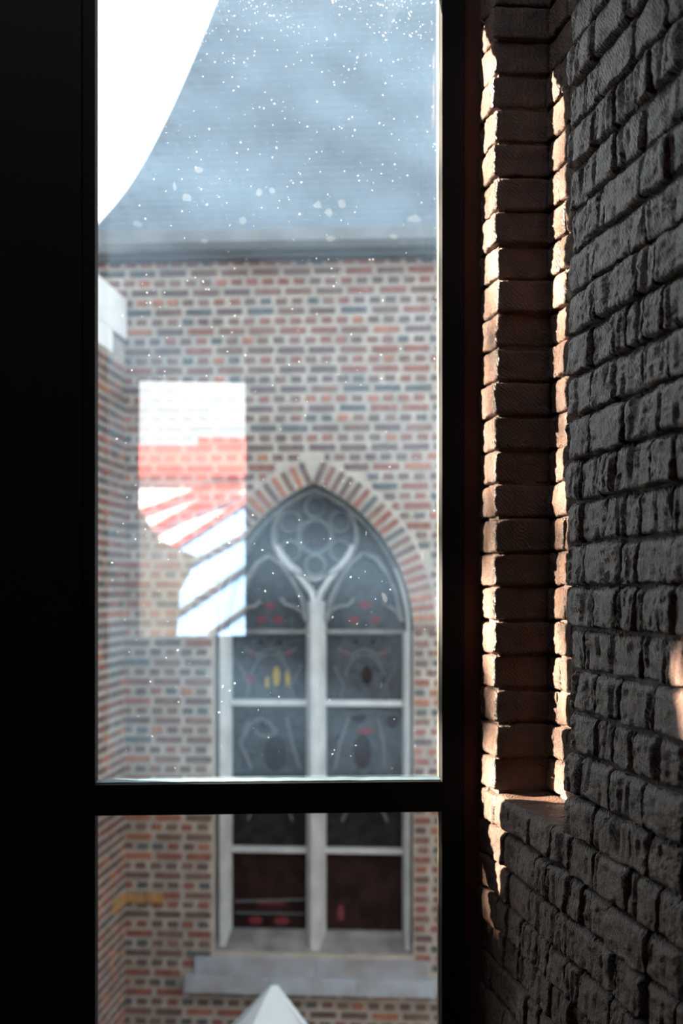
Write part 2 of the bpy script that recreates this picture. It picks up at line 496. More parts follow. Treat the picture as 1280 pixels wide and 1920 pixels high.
def brick_mesh(w, d, h, seed, cuts, rough=1.0, groove=1.0, crust=1.0):
    """hand-made brick, centred on its own origin; x width, y depth (front at -d/2), z height"""
    nx, ny, nz = cuts, max(2, cuts // 2), cuts
    verts = {}; V = []; F = []
    half = Vector((w / 2, d / 2, h / 2)); r = min(.0055, w * .2, h * .2)
    off = Vector((seed * 3.17 % 91, seed * 1.73 % 67, seed * 2.39 % 53))
    tilt = noise.noise(off) * .06
    def warp(t): return math.sin(t * math.pi / 2) * .55 + t * .45
    def vert(i, j, k):
        key = (i, j, k)
        if key in verts: return verts[key]
        p = Vector((warp(2 * i / nx - 1) * half.x, warp(2 * j / ny - 1) * half.y, warp(2 * k / nz - 1) * half.z))
        q = Vector((max(-half.x + r, min(half.x - r, p.x)), max(-half.y + r, min(half.y - r, p.y)), max(-half.z + r, min(half.z - r, p.z))))
        dv = p - q
        if dv.length > 1e-7: p = q + dv.normalized() * min(dv.length, r)
        P = p + off
        a = noise.noise(P * 22) * .0030 + noise.noise(P * 60) * .0024 + noise.noise(P * 150) * .0016 + noise.noise(P * 330) * .0009
        p.x += (noise.noise(P * 30 + Vector((9, 0, 0))) * .0028 + noise.noise(P * 110 + Vector((9, 0, 0))) * .0010) * rough
        p.z += (noise.noise(P * 26 + Vector((0, 9, 0))) * .0034 + noise.noise(P * 120 + Vector((0, 9, 0))) * .0012) * rough
        if j == 0:
            top = (p.z - (half.z - .013)) / .013          # sloping upper arris, shaped to catch light on the ledge
            if top > 0: p.y += top * top * .0055 * crust
            g = noise.noise(Vector((P.x * 75, 4.2, P.z * 9)))
            p.y += max(0, g - .12) * .011 * groove
            p.y += tilt * p.x + a * rough
        else:
            p.y += a * rough * .6
        verts[key] = len(V); V.append(p); return verts[key]
    def face(fn, n1, n2):
        for a_ in range(n1):
            for b_ in range(n2):
                F.append((fn(a_, b_), fn(a_ + 1, b_), fn(a_ + 1, b_ + 1), fn(a_, b_ + 1)))
    face(lambda a_, b_: vert(a_, 0, b_), nx, nz); face(lambda a_, b_: vert(nx - a_, ny, b_), nx, nz)
    face(lambda a_, b_: vert(0, ny - a_, b_), ny, nz); face(lambda a_, b_: vert(nx, a_, b_), ny, nz)
    face(lambda a_, b_: vert(a_, b_, nz), nx, ny); face(lambda a_, b_: vert(a_, ny - b_, 0), nx, ny)
    return V, F

def to_px(s, p, z):
    ca, sa = math.cos(WALL_RZ), math.sin(WALL_RZ)
    X = J.x + s * ca - p * sa; Y = J.y + s * sa + p * ca
    if Y < .3: return (9999, 9999, Y)
    return (640 + X / Y * FPX, 1100 - (z - ZC) / Y * FPX, Y)

specs = []    # (s0, s1, front p, depth, z0, z1)
rb = random.Random(5)
PITCH = .0600
row0 = .60
nrows = int((2.97 - row0) / PITCH)
off_rows = SILL - math.floor((SILL - row0) / PITCH) * PITCH
def widths(s0, s1, first=None):
    s = s0; out = []
    if first: out.append((s, min(s + first, s1))); s += first
    while s < s1 - .02:
        w = rb.choice((.062, .07, .085, .095, .105, .125, .14))
        if s1 - (s + w) < .045: w = s1 - s
        out.append((s, s + w)); s += w
    return out
def gap(a, c): return a + .0008 + rb.uniform(0, .0014), c - .0008 - rb.uniform(0, .0022)
for i in range(nrows):
    z0 = off_rows + i * PITCH; z1 = z0 + PITCH
    if z1 > 2.985: break
    zz0, zz1 = z0 + .0019, z1 - .0019
    # near wall
    shift = rb.uniform(-.004, .004)
    for a, c in widths(JAMB_NEAR + rb.uniform(-.003, .003), 1.75, rb.choice((.06, .075, .10, .115))):
        a2, c2 = gap(a, c); specs.append((a2, c2, shift + rb.uniform(-.004, .003), .105, zz0 + rb.uniform(-.001, .001), zz1 + rb.uniform(-.0015, .001)))
    if z1 <= SILL - .052:
        for a, c in widths(-.02 - rb.uniform(0, .04), JAMB_NEAR - .001):
            a2, c2 = gap(a, c); specs.append((a2, c2, shift + rb.uniform(-.002, .004), .105, zz0, zz1))
    elif z0 > SILL - .01:
        zs = z0 + .002
        if z0 < NICHE_TOP - .03:
            a2 = rb.uniform(-.005, .012); specs.append((a2, JAMB_FAR + rb.uniform(-.004, .004), rb.uniform(-.002, .003), .105, zz0, zz1))
            specs.append((-.10, a2 - .006, .003, .105, zz0, zz1))
            for a, c in widths(JAMB_FAR - .02 - rb.uniform(0, .05), JAMB_NEAR + .02):
                a2, c2 = gap(a, c); specs.append((a2, c2, NICHE + rb.uniform(-.003, .003), .06, zz0, zz1))
        else:
            for a, c in widths(-.10, JAMB_NEAR - .001):
                a2, c2 = gap(a, c); specs.append((a2, c2, rb.uniform(-.002, .003), .105, zz0, zz1))
# bricks of the niche sill
sill_s = (-.02, .036, .108, .205, .330, .440, JAMB_NEAR - .001)
for a, c in zip(sill_s[:-1], sill_s[1:]):
    a2, c2 = gap(a, c)
    drop = rb.uniform(0, .004) if a > .1 else 0
    specs.append((a2, c2, rb.uniform(-.004, .002), .122, SILL - .055, SILL - .003 - drop))

cand = []
rest = []
for sp in specs:
    s0, s1, p, d, z0, z1 = sp
    px, py, Y = to_px((s0 + s1) / 2, p, (z0 + z1) / 2)
    inside = 870 < px < 1310 and -50 < py < 1970
    hidden = p > .05 and px > 1110
    (cand if inside and not hidden else rest).append((Y, sp))
cand.sort(key=lambda c: c[0])
rest += cand[300:]
cand = cand[:300]
for i, (Y, (s0, s1, p, d, z0, z1)) in enumerate(cand):
    w, h = s1 - s0, z1 - z0
    V, F = brick_mesh(w, d, h, i * 7 + 3, 18, 1.0, 1.0 if p < .05 and s0 > .13 else .45, 1.0 if p < .05 and s0 > .1 else .3)
    me = bpy.data.meshes.new('brick')
    me.from_pydata([tuple(v) for v in V], [], F)
    me.materials.append(MAT['brick_paint'])
    me.shade_smooth()
    rr = random.Random(i)
    link('brick', me, wall_r, ((s0 + s1) / 2, p + d / 2, (z0 + z1) / 2), ((-.035 if s0 > .1 and p < .05 else 0) + rr.uniform(-.02, .02), rr.uniform(-.012, .012), rr.uniform(-.015, .015)))
V_all = []; F_all = []
for i, (Y, (s0, s1, p, d, z0, z1)) in enumerate(rest):
    V, F = brick_mesh(s1 - s0, d, z1 - z0, i * 5 + 1, 5)
    base = len(V_all); c = Vector(((s0 + s1) / 2, p + d / 2, (z0 + z1) / 2))
    V_all += [tuple(v + c) for v in V]; F_all += [tuple(base + k for k in f) for f in F]
me = bpy.data.meshes.new('brickwork'); me.from_pydata(V_all, [], F_all); me.materials.append(MAT['brick_paint']); me.shade_smooth()
tag(link('brickwork', me, wall_r), kind='stuff')

# ------------------------------------------------------------------ courtyard
b = MB(); b.box(-40, 40, -40, 60, GROUND - .2, GROUND); tag(b.build('ground', 'paving'), kind='structure')

# ------------------------------------------------------------------ the church
CD = 8.7
K = CD / FPX
CXP = 586
church = empty('church', ((CXP - 640) * K, CD, GROUND), R(-4.5))
tag(church, 'red brick church with a bell-cast slate roof and pointed traceried window', 'church')
H0 = ZC - GROUND
def U(px): return (px - CXP) * K
def Z(py): return (1100 - py) * K + H0

SPR = Z(1185); HALFW = 188 * K; RI = 302.5 * K; RO = 347 * K; ACX = RI - HALFW
def arch_half(z, rad):
    """half width of the arch of radius rad at height z"""
    if z <= SPR: return rad - ACX
    q = rad * rad - (z - SPR) ** 2
    return math.sqrt(q) - ACX if q > ACX * ACX else 0.0
def arch_path(rad, n=24, zbase=None, half=None):
    """left base, over the apex, right base"""
    th = math.acos(ACX / rad); pts = []
    right = [(-ACX + rad * math.cos(th * i / n), SPR + rad * math.sin(th * i / n)) for i in range(n + 1)]
    left = [(-x, z) for x, z in right]
    pts = left + right[::-1][1:]
    if zbase is not None: pts = [(left[0][0], zbase)] + pts + [(right[0][0], zbase)]
    return pts
WB = Z(1790)                 # bottom of the opening
EAVE = Z(486)
UL, UR = -1.50, 2.60

# facade core with its pointed opening
bm = bmesh.new()
outer = [(UL, 0), (UR, 0), (UR, EAVE + .1), (UL, EAVE + .1)]
inner = arch_path(RI, 20, WB)
def loop(pts):
    vs_ = [bm.verts.new((x, .006, z)) for x, z in pts]
    return [bm.edges.new((vs_[i], vs_[(i + 1) % len(vs_)])) for i in range(len(vs_))]
ed = loop(outer) + loop(inner)
bmesh.ops.triangle_fill(bm, use_beauty=True, use_dissolve=False, edges=ed, normal=(0, -1, 0))
ret = bmesh.ops.extrude_face_region(bm, geom=bm.faces[:])
for v in ret['geom']:
    if isinstance(v, bmesh.types.BMVert): v.co.y += .38
bmesh.ops.recalc_face_normals(bm, faces=bm.faces)
me = bpy.data.meshes.new('facade_wall'); bm.to_mesh(me); bm.free(); me.materials.append(MAT['mortar'])
facade = link('facade_wall', me, church)
b = MB(); b.box(UL, UL + .4, .386, 4.4, 0, EAVE + .1); b.box(UR - .4, UR, .386, 4.4, 0, EAVE + .1); b.box(UL + .4, UR - .4, 4.0, 4.4, 0, EAVE + .1)
b.build('body_wall', 'brick_brown', church)
b = MB(); b.box(UL + .4, UR - .4, 1.2, 1.22, 0, EAVE); b.build('inner_screen', 'matt_dark', church)

# facade bricks, courses of headers and stretchers in turn
rc = random.Random(21)
CP = 18.35 * K
SL = .158; HL = .0625; JT = .033; BH = CP - .0245
def unit_brick(name, L, D, H, m):
    b = MB(); b.box(-L / 2, L / 2, -D / 2, D / 2, -H / 2, H / 2); me = b.mesh(name, m); return me
proto = {(L, c): unit_brick('brick', L, .05, BH, c) for L in (SL, HL) for c in BR}
def pick(): return rc.choices(range(len(BR)), BRW)[0]
full = []; stuffb = MB()
z = Z(1945); row = 0
SILLZ0, SILLZ1 = Z(1860), Z(1756)
BUT = U(231)
prev = 0
while z + BH < EAVE + .02:
    L = SL if row % 2 == 0 else HL
    zc = z + BH / 2
    u = (UL if z > Z(556) else BUT + .008) - (0 if L == SL else .03) - rc.uniform(0, .02)
    wave = .004 * noise.noise(Vector((row * .7, 0, 0)))
    while u < UR:
        a, c = u, u + L
        prev = prev if rc.random() < .18 else pick()
        u = c + JT + rc.uniform(-.003, .003)
        # cut out the window
        hwid = 0
        if SILLZ1 - .02 < zc < SPR: hwid = HALFW + .012
        elif zc >= SPR: hwid = max(arch_half(z, RO + .012), arch_half(z + BH, RO + .012)) if arch_half(z, RO + .012) > 0 else 0
        if SILLZ0 < zc + BH * .4 and zc < SILLZ1: hwid = max(hwid, (.80 if zc < Z(1828) else .72 if zc < Z(1800) else .63))
        if hwid > 0 and a < hwid and c > -hwid:
            pieces = []
            if a < -hwid - .025: pieces.append((a, -hwid))
            if c > hwid + .025: pieces.append((hwid, c))
            for a2, c2 in pieces: stuffb.box(a2, c2, -.006 + wave, .044, z, z + BH, prev)
            continue
        y = -.004 + rc.uniform(-.003, .002)
        dz = rc.uniform(-.0015, .0015)
        full.append(((a + c) / 2, y + .025, zc + dz, L, prev, a > .95 or a < BUT - .02))
    z += CP; row += 1
indiv = [f for f in full if f[3] == SL and not f[5]]
rc.shuffle(indiv)
indiv = sorted(indiv[:300], key=lambda f: (f[2], f[0]))
chosen = set(indiv)
for f in indiv:
    o = bpy.data.objects.new('brick', proto[(f[3], BR[f[4]])]); COL.objects.link(o); o.parent = facade; o.location = f[:3]
for f in full:
    if f not in chosen: stuffb.box(f[0] - f[3] / 2, f[0] + f[3] / 2, f[1] - .025, f[1] + .025, f[2] - BH / 2, f[2] + BH / 2, f[4])
tag(stuffb.build('brickwork', BR, facade), kind='stuff')

# brick arch: mortar bed and its voussoirs
b = MB()
ip = arch_path(RI + .001, 30); op = arch_path(RO + .016, 30)
for i in range(len(ip) - 1):
    b.hexa([(ip[i][0], -.002, ip[i][1]), (ip[i + 1][0], -.002, ip[i + 1][1]), (ip[i + 1][0], .05, ip[i + 1][1]), (ip[i][0], .05, ip[i][1]),
            (op[i][0], -.002, op[i][1]), (op[i + 1][0], -.002, op[i + 1][1]), (op[i + 1][0], .05, op[i + 1][1]), (op[i][0], .05, op[i][1])])
arch = b.build('brick_arch', 'mortar', church)
nv = 21
th = math.acos(ACX / ((RI + RO) / 2))
vme = [unit_brick('brick', RO - RI - .012, .07, .034, c) for c in BR]
for sgn in (1, -1):
    for i in range(nv):
        t = th * (i + .5) / nv * .985
        rad = (RI + RO) / 2
        x = -ACX + rad * math.cos(t); zz = SPR + rad * math.sin(t)
        o = bpy.data.objects.new('brick', vme[rc.choices(range(len(BR)), [34, 16, 22, 10, 6, 14])[0]]); COL.objects.link(o); o.parent = arch
        o.location = (sgn * x, .022 + rc.uniform(-.003, .002), zz)
        o.rotation_euler = (0, -t if sgn == 1 else math.pi + t, 0)

# ---- the traceried window
wn = link('tracery_window', None, church)
wn.location = (0, 0, 0)
TY0, TY1 = .10, .26
def stone(name, pts, w, m='limestone', y0=TY0, y1=TY1, closed=False, cham=.3):
    b = MB(); b.sweep(pts, w, y0, y1, 0, closed, cham); return b.build(name, m, wn)
JW = 27 * K
stone('jamb', [(-HALFW + JW / 2, WB), (-HALFW + JW / 2, SPR)], JW, y0=.07, y1=.3)
stone('jamb', [(HALFW - JW / 2 + .01, WB), (HALFW - JW / 2 + .01, SPR)], JW * .85, y0=.07, y1=.3)
MX = U(588)
stone('mullion', [(MX, WB), (MX, Z(1128))], 37 * K, y0=.06, y1=.28)
# reveal arch, following the brick arch
stone('arch_moulding', arch_path(RI - 9 * K, 24), 17 * K, 'limestone_dull', y0=.09, y1=.32)
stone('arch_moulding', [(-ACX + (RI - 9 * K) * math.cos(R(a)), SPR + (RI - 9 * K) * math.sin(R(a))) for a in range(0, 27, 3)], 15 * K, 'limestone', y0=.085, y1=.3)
# Y of the mullion
def P(px, py): return (U(px), Z(py))
stone('tracery_arm', [P(588, 1140), P(580, 1112), P(563, 1088), P(543, 1066), P(522, 1042), P(512, 1022)], 15 * K)
stone('tracery_arm', [P(588, 1140), P(597, 1112), P(612, 1088), P(631, 1066), P(650, 1042), P(660, 1022)], 15 * K)
stone('tracery_bridge', [P(545, 1064), P(560, 1079), P(586, 1085), P(613, 1079), P(630, 1064)], 13 * K)
# sub-arches of the two lights
def sub(pts, w, m): stone('sub_arch', [P(*p) for p in pts], w * K, m)
sub([(428, 1180), (436, 1130), (455, 1085), (476, 1055), (498, 1041)], 14, 'limestone_dull')
sub([(498, 1041), (522, 1058), (545, 1090), (562, 1125), (570, 1165)], 11, 'limestone_dull')
sub([(608, 1165), (616, 1125), (632, 1090), (655, 1056), (678, 1036)], 11, 'limestone_dull')
sub([(678, 1036), (703, 1046), (724, 1075), (742, 1115), (751, 1165)], 14, 'limestone_dull')
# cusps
def cusp(pts): stone('cusp', [P(*p) for p in pts], 8 * K, 'limestone_dull', y0=TY0 + .02)
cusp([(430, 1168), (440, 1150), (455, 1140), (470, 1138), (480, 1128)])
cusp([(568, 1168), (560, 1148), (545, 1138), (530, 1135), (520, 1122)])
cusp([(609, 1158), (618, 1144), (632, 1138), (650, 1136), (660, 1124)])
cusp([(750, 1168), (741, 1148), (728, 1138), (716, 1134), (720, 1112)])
# oculus
def ring(name, cx, cy, r, w, m, n=40, y0=TY0, y1=TY1):
    stone(name, [P(cx + r * math.cos(2 * math.pi * i / n), cy + r * math.sin(2 * math.pi * i / n)) for i in range(n)], w * K, m, closed=True, y0=y0, y1=y1)
ring('oculus_ring', 586, 1003, 80, 13, 'limestone_dull')
ring('oculus_ring', 586, 1005, 32, 13, 'lead', y0=TY0 + .05)
for i in range(6):
    a = math.pi / 6 + i * math.pi / 3
    ring('foil', 586 + 55 * math.cos(a), 1004 + 55 * math.sin(a), 19, 5, 'limestone_dull', 18, y0=TY0 + .03)
# glazing
GY0, GY1 = .20, .215
def pane(poly, m, name='pane', y0=GY0, y1=GY1):
    b = MB(); b.prism(poly, y0, y1); return b.build(name, m, wn)
hp = arch_path(RI - .002, 20)
pane(hp[::-1], 'stain_grey')
def rect(x0, x1, y0, y1): return [P(x0, y1), P(x1, y1), P(x1, y0), P(x0, y0)]
for (x0, x1) in ((424, 572), (605, 756)):
    pane(rect(x0, x1, 1186, 1322), 'stain_grey')
    pane(rect(x0, x1, 1323, 1460), 'stain_grey')
    pane(rect(x0, x1, 1461, 1603), 'stain_dark')
    pane(rect(x0, x1, 1604, 1762), 'stain_ruby')
    for yy, hgt, m in ((1186, 8, 'limestone_dull'), (1322, 11, 'limestone'), (1603, 10, 'limestone')):
        b = MB(); b.box(U(x0), U(x1), .13, .205, Z(yy + hgt / 2), Z(yy - hgt / 2)); b.build('glazing_bar', m, wn, .004)
# coloured pieces and leads in the glass
def blob(px, py, rx, ry, m, n=10):
    pts = [P(px + rx * math.cos(2 * math.pi * i / n), py - ry * math.sin(2 * math.pi * i / n)) for i in range(n)]
    b = MB(); b.prism(pts, GY0 - .004, GY0 + .002); b.build('coloured_glass', m, wn)
for a in ((586, 1005, 24, 24, 'stain_ruby'), (497, 1137, 11, 8, 'stain_red'), (680, 1135, 13, 9, 'stain_red'), (481, 1163, 10, 8, 'stain_red'), (514, 1163, 10, 8, 'stain_red'),
          (660, 1163, 10, 8, 'stain_red'), (700, 1163, 10, 8, 'stain_red'), (461, 1228, 6, 6, 'stain_red'), (534, 1228, 6, 6, 'stain_red'), (643, 1227, 6, 6, 'stain_red'),
          (716, 1227, 6, 6, 'stain_red'), (458, 1279, 8, 10, 'stain_red'), (510, 1272, 7, 20, 'stain_yellow'), (532, 1274, 5, 18, 'stain_yellow'), (492, 1284, 4, 12, 'stain_yellow'),
          (684, 1269, 11, 18, 'stain_ruby'), (480, 1207, 6, 4, 'stain_dark'), (516, 1207, 6, 4, 'stain_dark'), (663, 1206, 6, 4, 'stain_dark'), (696, 1206, 6, 4, 'stain_dark'),
          (668, 1349, 15, 12, 'stain_ruby'), (682, 1376, 18, 6, 'stain_red'), (675, 1415, 18, 34, 'stain_ruby'), (733, 1358, 12, 14, 'stain_ruby'), (632, 1390, 6, 6, 'stain_ruby'),
          (483, 1366, 6, 6, 'stain_ruby'), (508, 1420, 22, 36, 'stain_dark')):
    blob(*a)
def came(pts, w=3.2): stone('lead_came', [P(*p) for p in pts], w * K, 'lead', y0=GY0 - .008, y1=GY0 + .002, cham=.1)
def arc(cx, cy, rx, ry, a0, a1, n=9):
    return [(cx + rx * math.cos(R(a0 + (a1 - a0) * i / n)), cy - ry * math.sin(R(a0 + (a1 - a0) * i / n))) for i in range(n + 1)]
for cx in (498, 680):
    came(arc(cx, 1290, 40, 60, 20, 160)); came(arc(cx, 1240, 26, 20, 0, 180)); came(arc(cx, 1215, 50, 16, 180, 360))
    came([(cx - 60, 1250), (cx - 40, 1290), (cx - 48, 1316)]); came([(cx + 60, 1250), (cx + 40, 1290), (cx + 48, 1316)])
    came(arc(cx, 1090, 24, 36, 20, 160)); came([(cx - 55, 1192), (cx + 55, 1192)])
came(arc(480, 1420, 34, 66, 30, 150), 6); came([(455, 1360), (440, 1400), (462, 1450)], 6); came([(530, 1350), (540, 1400), (556, 1450)], 6); came(arc(490, 1370, 22, 18, 190, 350), 6)
came([(650, 1350), (632, 1400), (622, 1450)], 6); came([(705, 1350), (716, 1400), (718, 1450)], 5); came([(640, 1345), (700, 1338), (745, 1345)], 4)
came(arc(498, 1570, 46, 60, 20, 160), 5); came(arc(680, 1570, 46, 60, 20, 160), 5);
came([(430, 1706), (566, 1700)], 4); came([(430, 1728), (566, 1728)], 3)
blob(470, 1742, 14, 8, 'stain_red'); blob(520, 1742, 16, 8, 'stain_red'); blob(634, 1725, 7, 16, 'stain_red'); blob(500, 1709, 30, 3, 'stain_red')
# ---- stone sill
sl = link('window_sill', None, church)
def sblock(x0, x1, y0px, y1px, yf, yb, m='sill_stone', slope=0):
    b = MB(); za, zb = Z(y1px), Z(y0px)
    b.hexa([(U(x0), yf, za), (U(x1), yf, za), (U(x1), yb, za), (U(x0), yb, za), (U(x0), yf + slope, zb), (U(x1), yf + slope, zb), (U(x1), yb, zb), (U(x0), yb, zb)])
    b.build('sill_stone', m, sl, .006)
sblock(397, 586, 1756, 1797, .03, .33, 'limestone_dull', .12)
sblock(586, 777, 1756, 1797, .03, .33, 'limestone_dull', .12)
sblock(362, 592, 1797, 1832, -.03, .15, slope=.02)
sblock(592, 800, 1797, 1832, -.03, .15, slope=.02)
sblock(346, 505, 1830, 1860, -.09, .15, slope=.03)
sblock(505, 670, 1830, 1860, -.09, .15, slope=.03)
sblock(670, 817, 1830, 1860, -.09, .15, slope=.03)

# ---- buttress to the left
bt = link('buttress', None, church)
BD = .95
b = MB(); b.box(BUT - .55, BUT - .008, -BD, .01, 0, Z(640)); b.build('core', 'mortar', bt)
b = MB(); b.box(BUT - .6, BUT + .008, -BD - .03, 0, Z(634), Z(556)); b.build('cap_stone', 'limestone_pale', bt, .012)
b = MB(); b.box(BUT - .6, BUT + .006, -BD - .03, -.36, Z(676), Z(632)); b.build('cap_stone', 'limestone_pale', bt, .012)
bb = MB(); z = Z(1945); row = 0
while z < Z(690):
    L = SL if row % 2 else HL
    y = -.015 - (rc.uniform(.0, .03))
    while y - L > -BD - .02:
        bb.box(BUT - .05, BUT + rc.uniform(-.003, .003), y - L, y, z, z + BH, pick()); y -= L + JT
    u = BUT - .03
    while u - L > BUT - .57:
        bb.box(u - L, u, -BD - .006 + rc.uniform(-.002, .002), -BD + .03, z, z + BH, pick()); u -= L + JT
    z += CP; row += 1
tag(bb.build('brickwork', BR, bt), kind='stuff')
# yellow bonding bricks in the corner
for y0, y1 in ((-.36, -.19), (-.18, -.02)):
    b = MB(); b.box(BUT - .05, BUT + .006, y0, y1, Z(1698), Z(1676)); b.build('brick', 'brick_yellow', bt)
for a, c in ((0.006, .115), (.125, .235)):
    b = MB(); b.box(BUT + a, BUT + c, -.012, .03, Z(1698), Z(1678)); b.build('brick', 'brick_yellow', facade)

# ---- gutter and eaves
gt = link('gutter', None, church)
GU0, GU1 = -1.66, UR + .2
b = MB(); b.box(GU0 + .08, GU1 - .08, -.12, .3, Z(488), Z(474)); b.build('eaves_board', 'lead', gt)
prof = [(-.26, Z(455)), (-.265, Z(447)), (-.245, Z(446)), (-.235, Z(457)), (-.12, Z(457)), (-.12, Z(476)), (-.16, Z(481)), (-.21, Z(478)), (-.25, Z(468))]
me_v = []; me_f = []
n = len(prof)
for x in (GU0, GU1): me_v += [(x, y, zz) for y, zz in prof]
for i in range(n): me_f.append((i, (i + 1) % n, n + (i + 1) % n, n + i))
me_f += [tuple(range(n))[::-1], tuple(range(n, 2 * n))]
me = bpy.data.meshes.new('gutter_trough'); me.from_pydata(me_v, [], me_f); me.materials.append(MAT['zinc'])
link('gutter_trough', me, gt)

# ---- bell-cast slate roof
# profile: offset in from the eaves corner, height above camera level
prof_r = [(0, 2.060), (.06, 2.135), (.132, 2.235), (.201, 2.352), (.300, 2.540), (.446, 2.905), (.596, 3.345), (.736, 3.800), (.95, 4.52), (1.25, 5.55), (1.55, 6.6), (1.9, 7.85)]
EX0, EX1, EY0, EY1 = -1.405 - .005, UR + .25, -.255, 4.6
def lerp_prof(t):
    zz = 2.060 + t * (7.85 - 2.06)
    for (o0, z0), (o1, z1) in zip(prof_r[:-1], prof_r[1:]):
        if zz <= z1: return o0 + (o1 - o0) * (zz - z0) / (z1 - z0), zz
    return prof_r[-1]
# smooth the profile with fine steps
NS = 60
fine = []
for i in range(NS + 1):
    t = i / NS
    a = [lerp_prof(min(1, max(0, t + d * .012))) for d in (-2, -1, 0, 1, 2)]
    fine.append((sum(q[0] for q in a) / 5, a[2][1]))
rv = []; rf = []
for o_, zz in fine:
    h = zz + H0
    rv += [(EX0 + o_, EY0 + o_, h), (EX1 - o_, EY0 + o_, h), (EX1 - o_, EY1 - o_, h), (EX0 + o_, EY1 - o_, h)]
for i in range(NS):
    for j in range(4):
        k2 = (j + 1) % 4
        rf.append((i * 4 + j, i * 4 + k2, (i + 1) * 4 + k2, (i + 1) * 4 + j))
rf.append((3, 2, 1, 0)); rf.append(tuple(NS * 4 + j for j in range(4)))
me = bpy.data.meshes.new('slate_roof'); me.from_pydata(rv, [], rf); me.materials.append(MAT['slate'])
roof = link('slate_roof', me, church)
# slates on the face above the window
sb = MB(); rs = random.Random(4)
step = .055; acc = 0; rowi = 0
length = [0]
for i in range(NS):
    length.append(length[-1] + math.hypot(fine[i + 1][0] - fine[i][0], fine[i + 1][1] - fine[i][1]))
def at_len(l):
    for i in range(NS):
        if l <= length[i + 1]:
            t = (l - length[i]) / (length[i + 1] - length[i])
            return fine[i][0] + t * (fine[i + 1][0] - fine[i][0]), fine[i][1] + t * (fine[i + 1][1] - fine[i][1])
    return fine[-1]
l = .03
while l < 2.6:
    o0, z0 = at_len(l); o1, z1 = at_len(l + step)
    ty, tz = o1 - o0, z1 - z0; L = math.hypot(ty, tz); ny, nz = -tz / L, ty / L
    x = EX0 + o1 + .02 + (.0 if rowi % 2 else .05)
    while x < 1.25:
        w = .1 + rs.uniform(-.004, .004)
        lift = .0038 + rs.uniform(0, .001)
        pts = []
        for (oo, zz, lf) in ((o0, z0, lift), (o1, z1, .0025)):
            for xx in (x + .001, x + w - .001):
                pts.append((xx, EY0 + oo + ny * lf, zz + H0 + nz * lf))
        a0, a1, c0, c1 = pts
        q = lambda p: (p[0], p[1] - ny * .006, p[2] - nz * .006)
        sb.hexa([a0, a1, q(a1), q(a0), c0, c1, q(c1), q(c0)])
        x += w
    l += step * .97; rowi += 1
tag(sb.build('slates', 'slate', roof), kind='stuff')

# ------------------------------------------------------------------ white pavilion tent below the window
TY = 6.3
tent = empty('pavilion_tent', ((514 - 640) / FPX * TY, TY, GROUND), R(13))
tag(tent, 'white pavilion tent with a pointed canopy below the church window', 'tent')
ap = ZC - (1850 - 1100) / FPX * TY - GROUND
hb = .80; ez = ap - hb * 1.38
ring_ = [(-hb, -hb), (hb, -hb), (hb, hb), (-hb, hb)]
bm = bmesh.new()
top = [bm.verts.new((x * .012, y * .012, ap)) for x, y in ring_]
prev_v = top
for t in (.15, .4, .7, 1.0):
    vs_ = [bm.verts.new((x * t, y * t, ap - (ap - ez) * (t + .02 * math.sin(t * 3)))) for x, y in ring_]
    for i in range(4): bm.faces.new((prev_v[i], prev_v[(i + 1) % 4], vs_[(i + 1) % 4], vs_[i]))
    prev_v = vs_
bm.faces.new(top)
me = bpy.data.meshes.new('canopy'); bm.to_mesh(me); bm.free(); me.materials.append(MAT['tent_cloth'])
o = link('canopy', me, tent); sm = o.modifiers.new('thick', 'SOLIDIFY'); sm.thickness = .006
for i in range(4):
    (x0, y0), (x1, y1) = ring_[i], ring_[(i + 1) % 4]
    b = MB(); nx, ny = (y1 - y0), -(x1 - x0); L = math.hypot(nx, ny); nx, ny = nx / L * .006, ny / L * .006
    b.hexa([(x0, y0, ez - .25), (x1, y1, ez - .25), (x1 + nx, y1 + ny, ez - .25), (x0 + nx, y0 + ny, ez - .25),
            (x0, y0, ez - .01), (x1, y1, ez - .01), (x1 + nx, y1 + ny, ez - .01), (x0 + nx, y0 + ny, ez - .01)])
    b.build('valance', 'tent_cloth', tent)
    b = MB(); cx, cy = x0 * .97, y0 * .97; b.box(cx - .02, cx + .02, cy - .02, cy + .02, 0, ez); b.build('leg', 'metal_grey', tent, .004)
# ridge seams
for x, y in ring_:
    b = MB(); s = .012; z0_, z1_ = ap - .01, ez
    b.hexa([(x * .013 - s * .6, y * .013, z0_ - .0), (x * .013 + s * .6, y * .013, z0_), (x * .013 + s * .6, y * .013, z0_ + .012), (x * .013 - s * .6, y * .013, z0_ + .012),
            (x - s, y, z1_ - .01), (x + s, y, z1_ - .01), (x + s, y, z1_ + .006), (x - s, y, z1_ + .006)])
    b.build('seam', 'tent_cloth', tent)

# ------------------------------------------------------------------ unseen building, added to block the sun low down in the courtyard
ob = empty('sun_block_building', (-6.4, 4.3, GROUND))
tag(ob, 'long unseen building added to keep the low sun off the courtyard and lower pane', 'building')
OZ = 2.78 - GROUND
b = MB(); b.box(-1.4, 1.4, -1.5, 8.4, 0, OZ - .08); b.build('wall', 'plaster_grey', ob)
b = MB(); b.hexa([(-1.5, -1.6, OZ + .42), (1.44, -1.6, OZ - .08), (1.44, 8.5, OZ - .08), (-1.5, 8.5, OZ + .42),
                  (-1.5, -1.6, OZ + .5), (1.44, -1.6, OZ), (1.44, 8.5, OZ), (-1.5, 8.5, OZ + .5)]); b.build('roof', 'roof_red', ob)
b = MB(); b.box(1.38, 1.42, -.4, .5, 0, 2.05); dr = b.build('door', 'matt_dark', ob)
b = MB(); b.box(1.42, 1.47, .36, .40, .95, 1.1); b.build('handle', 'metal_grey', dr)

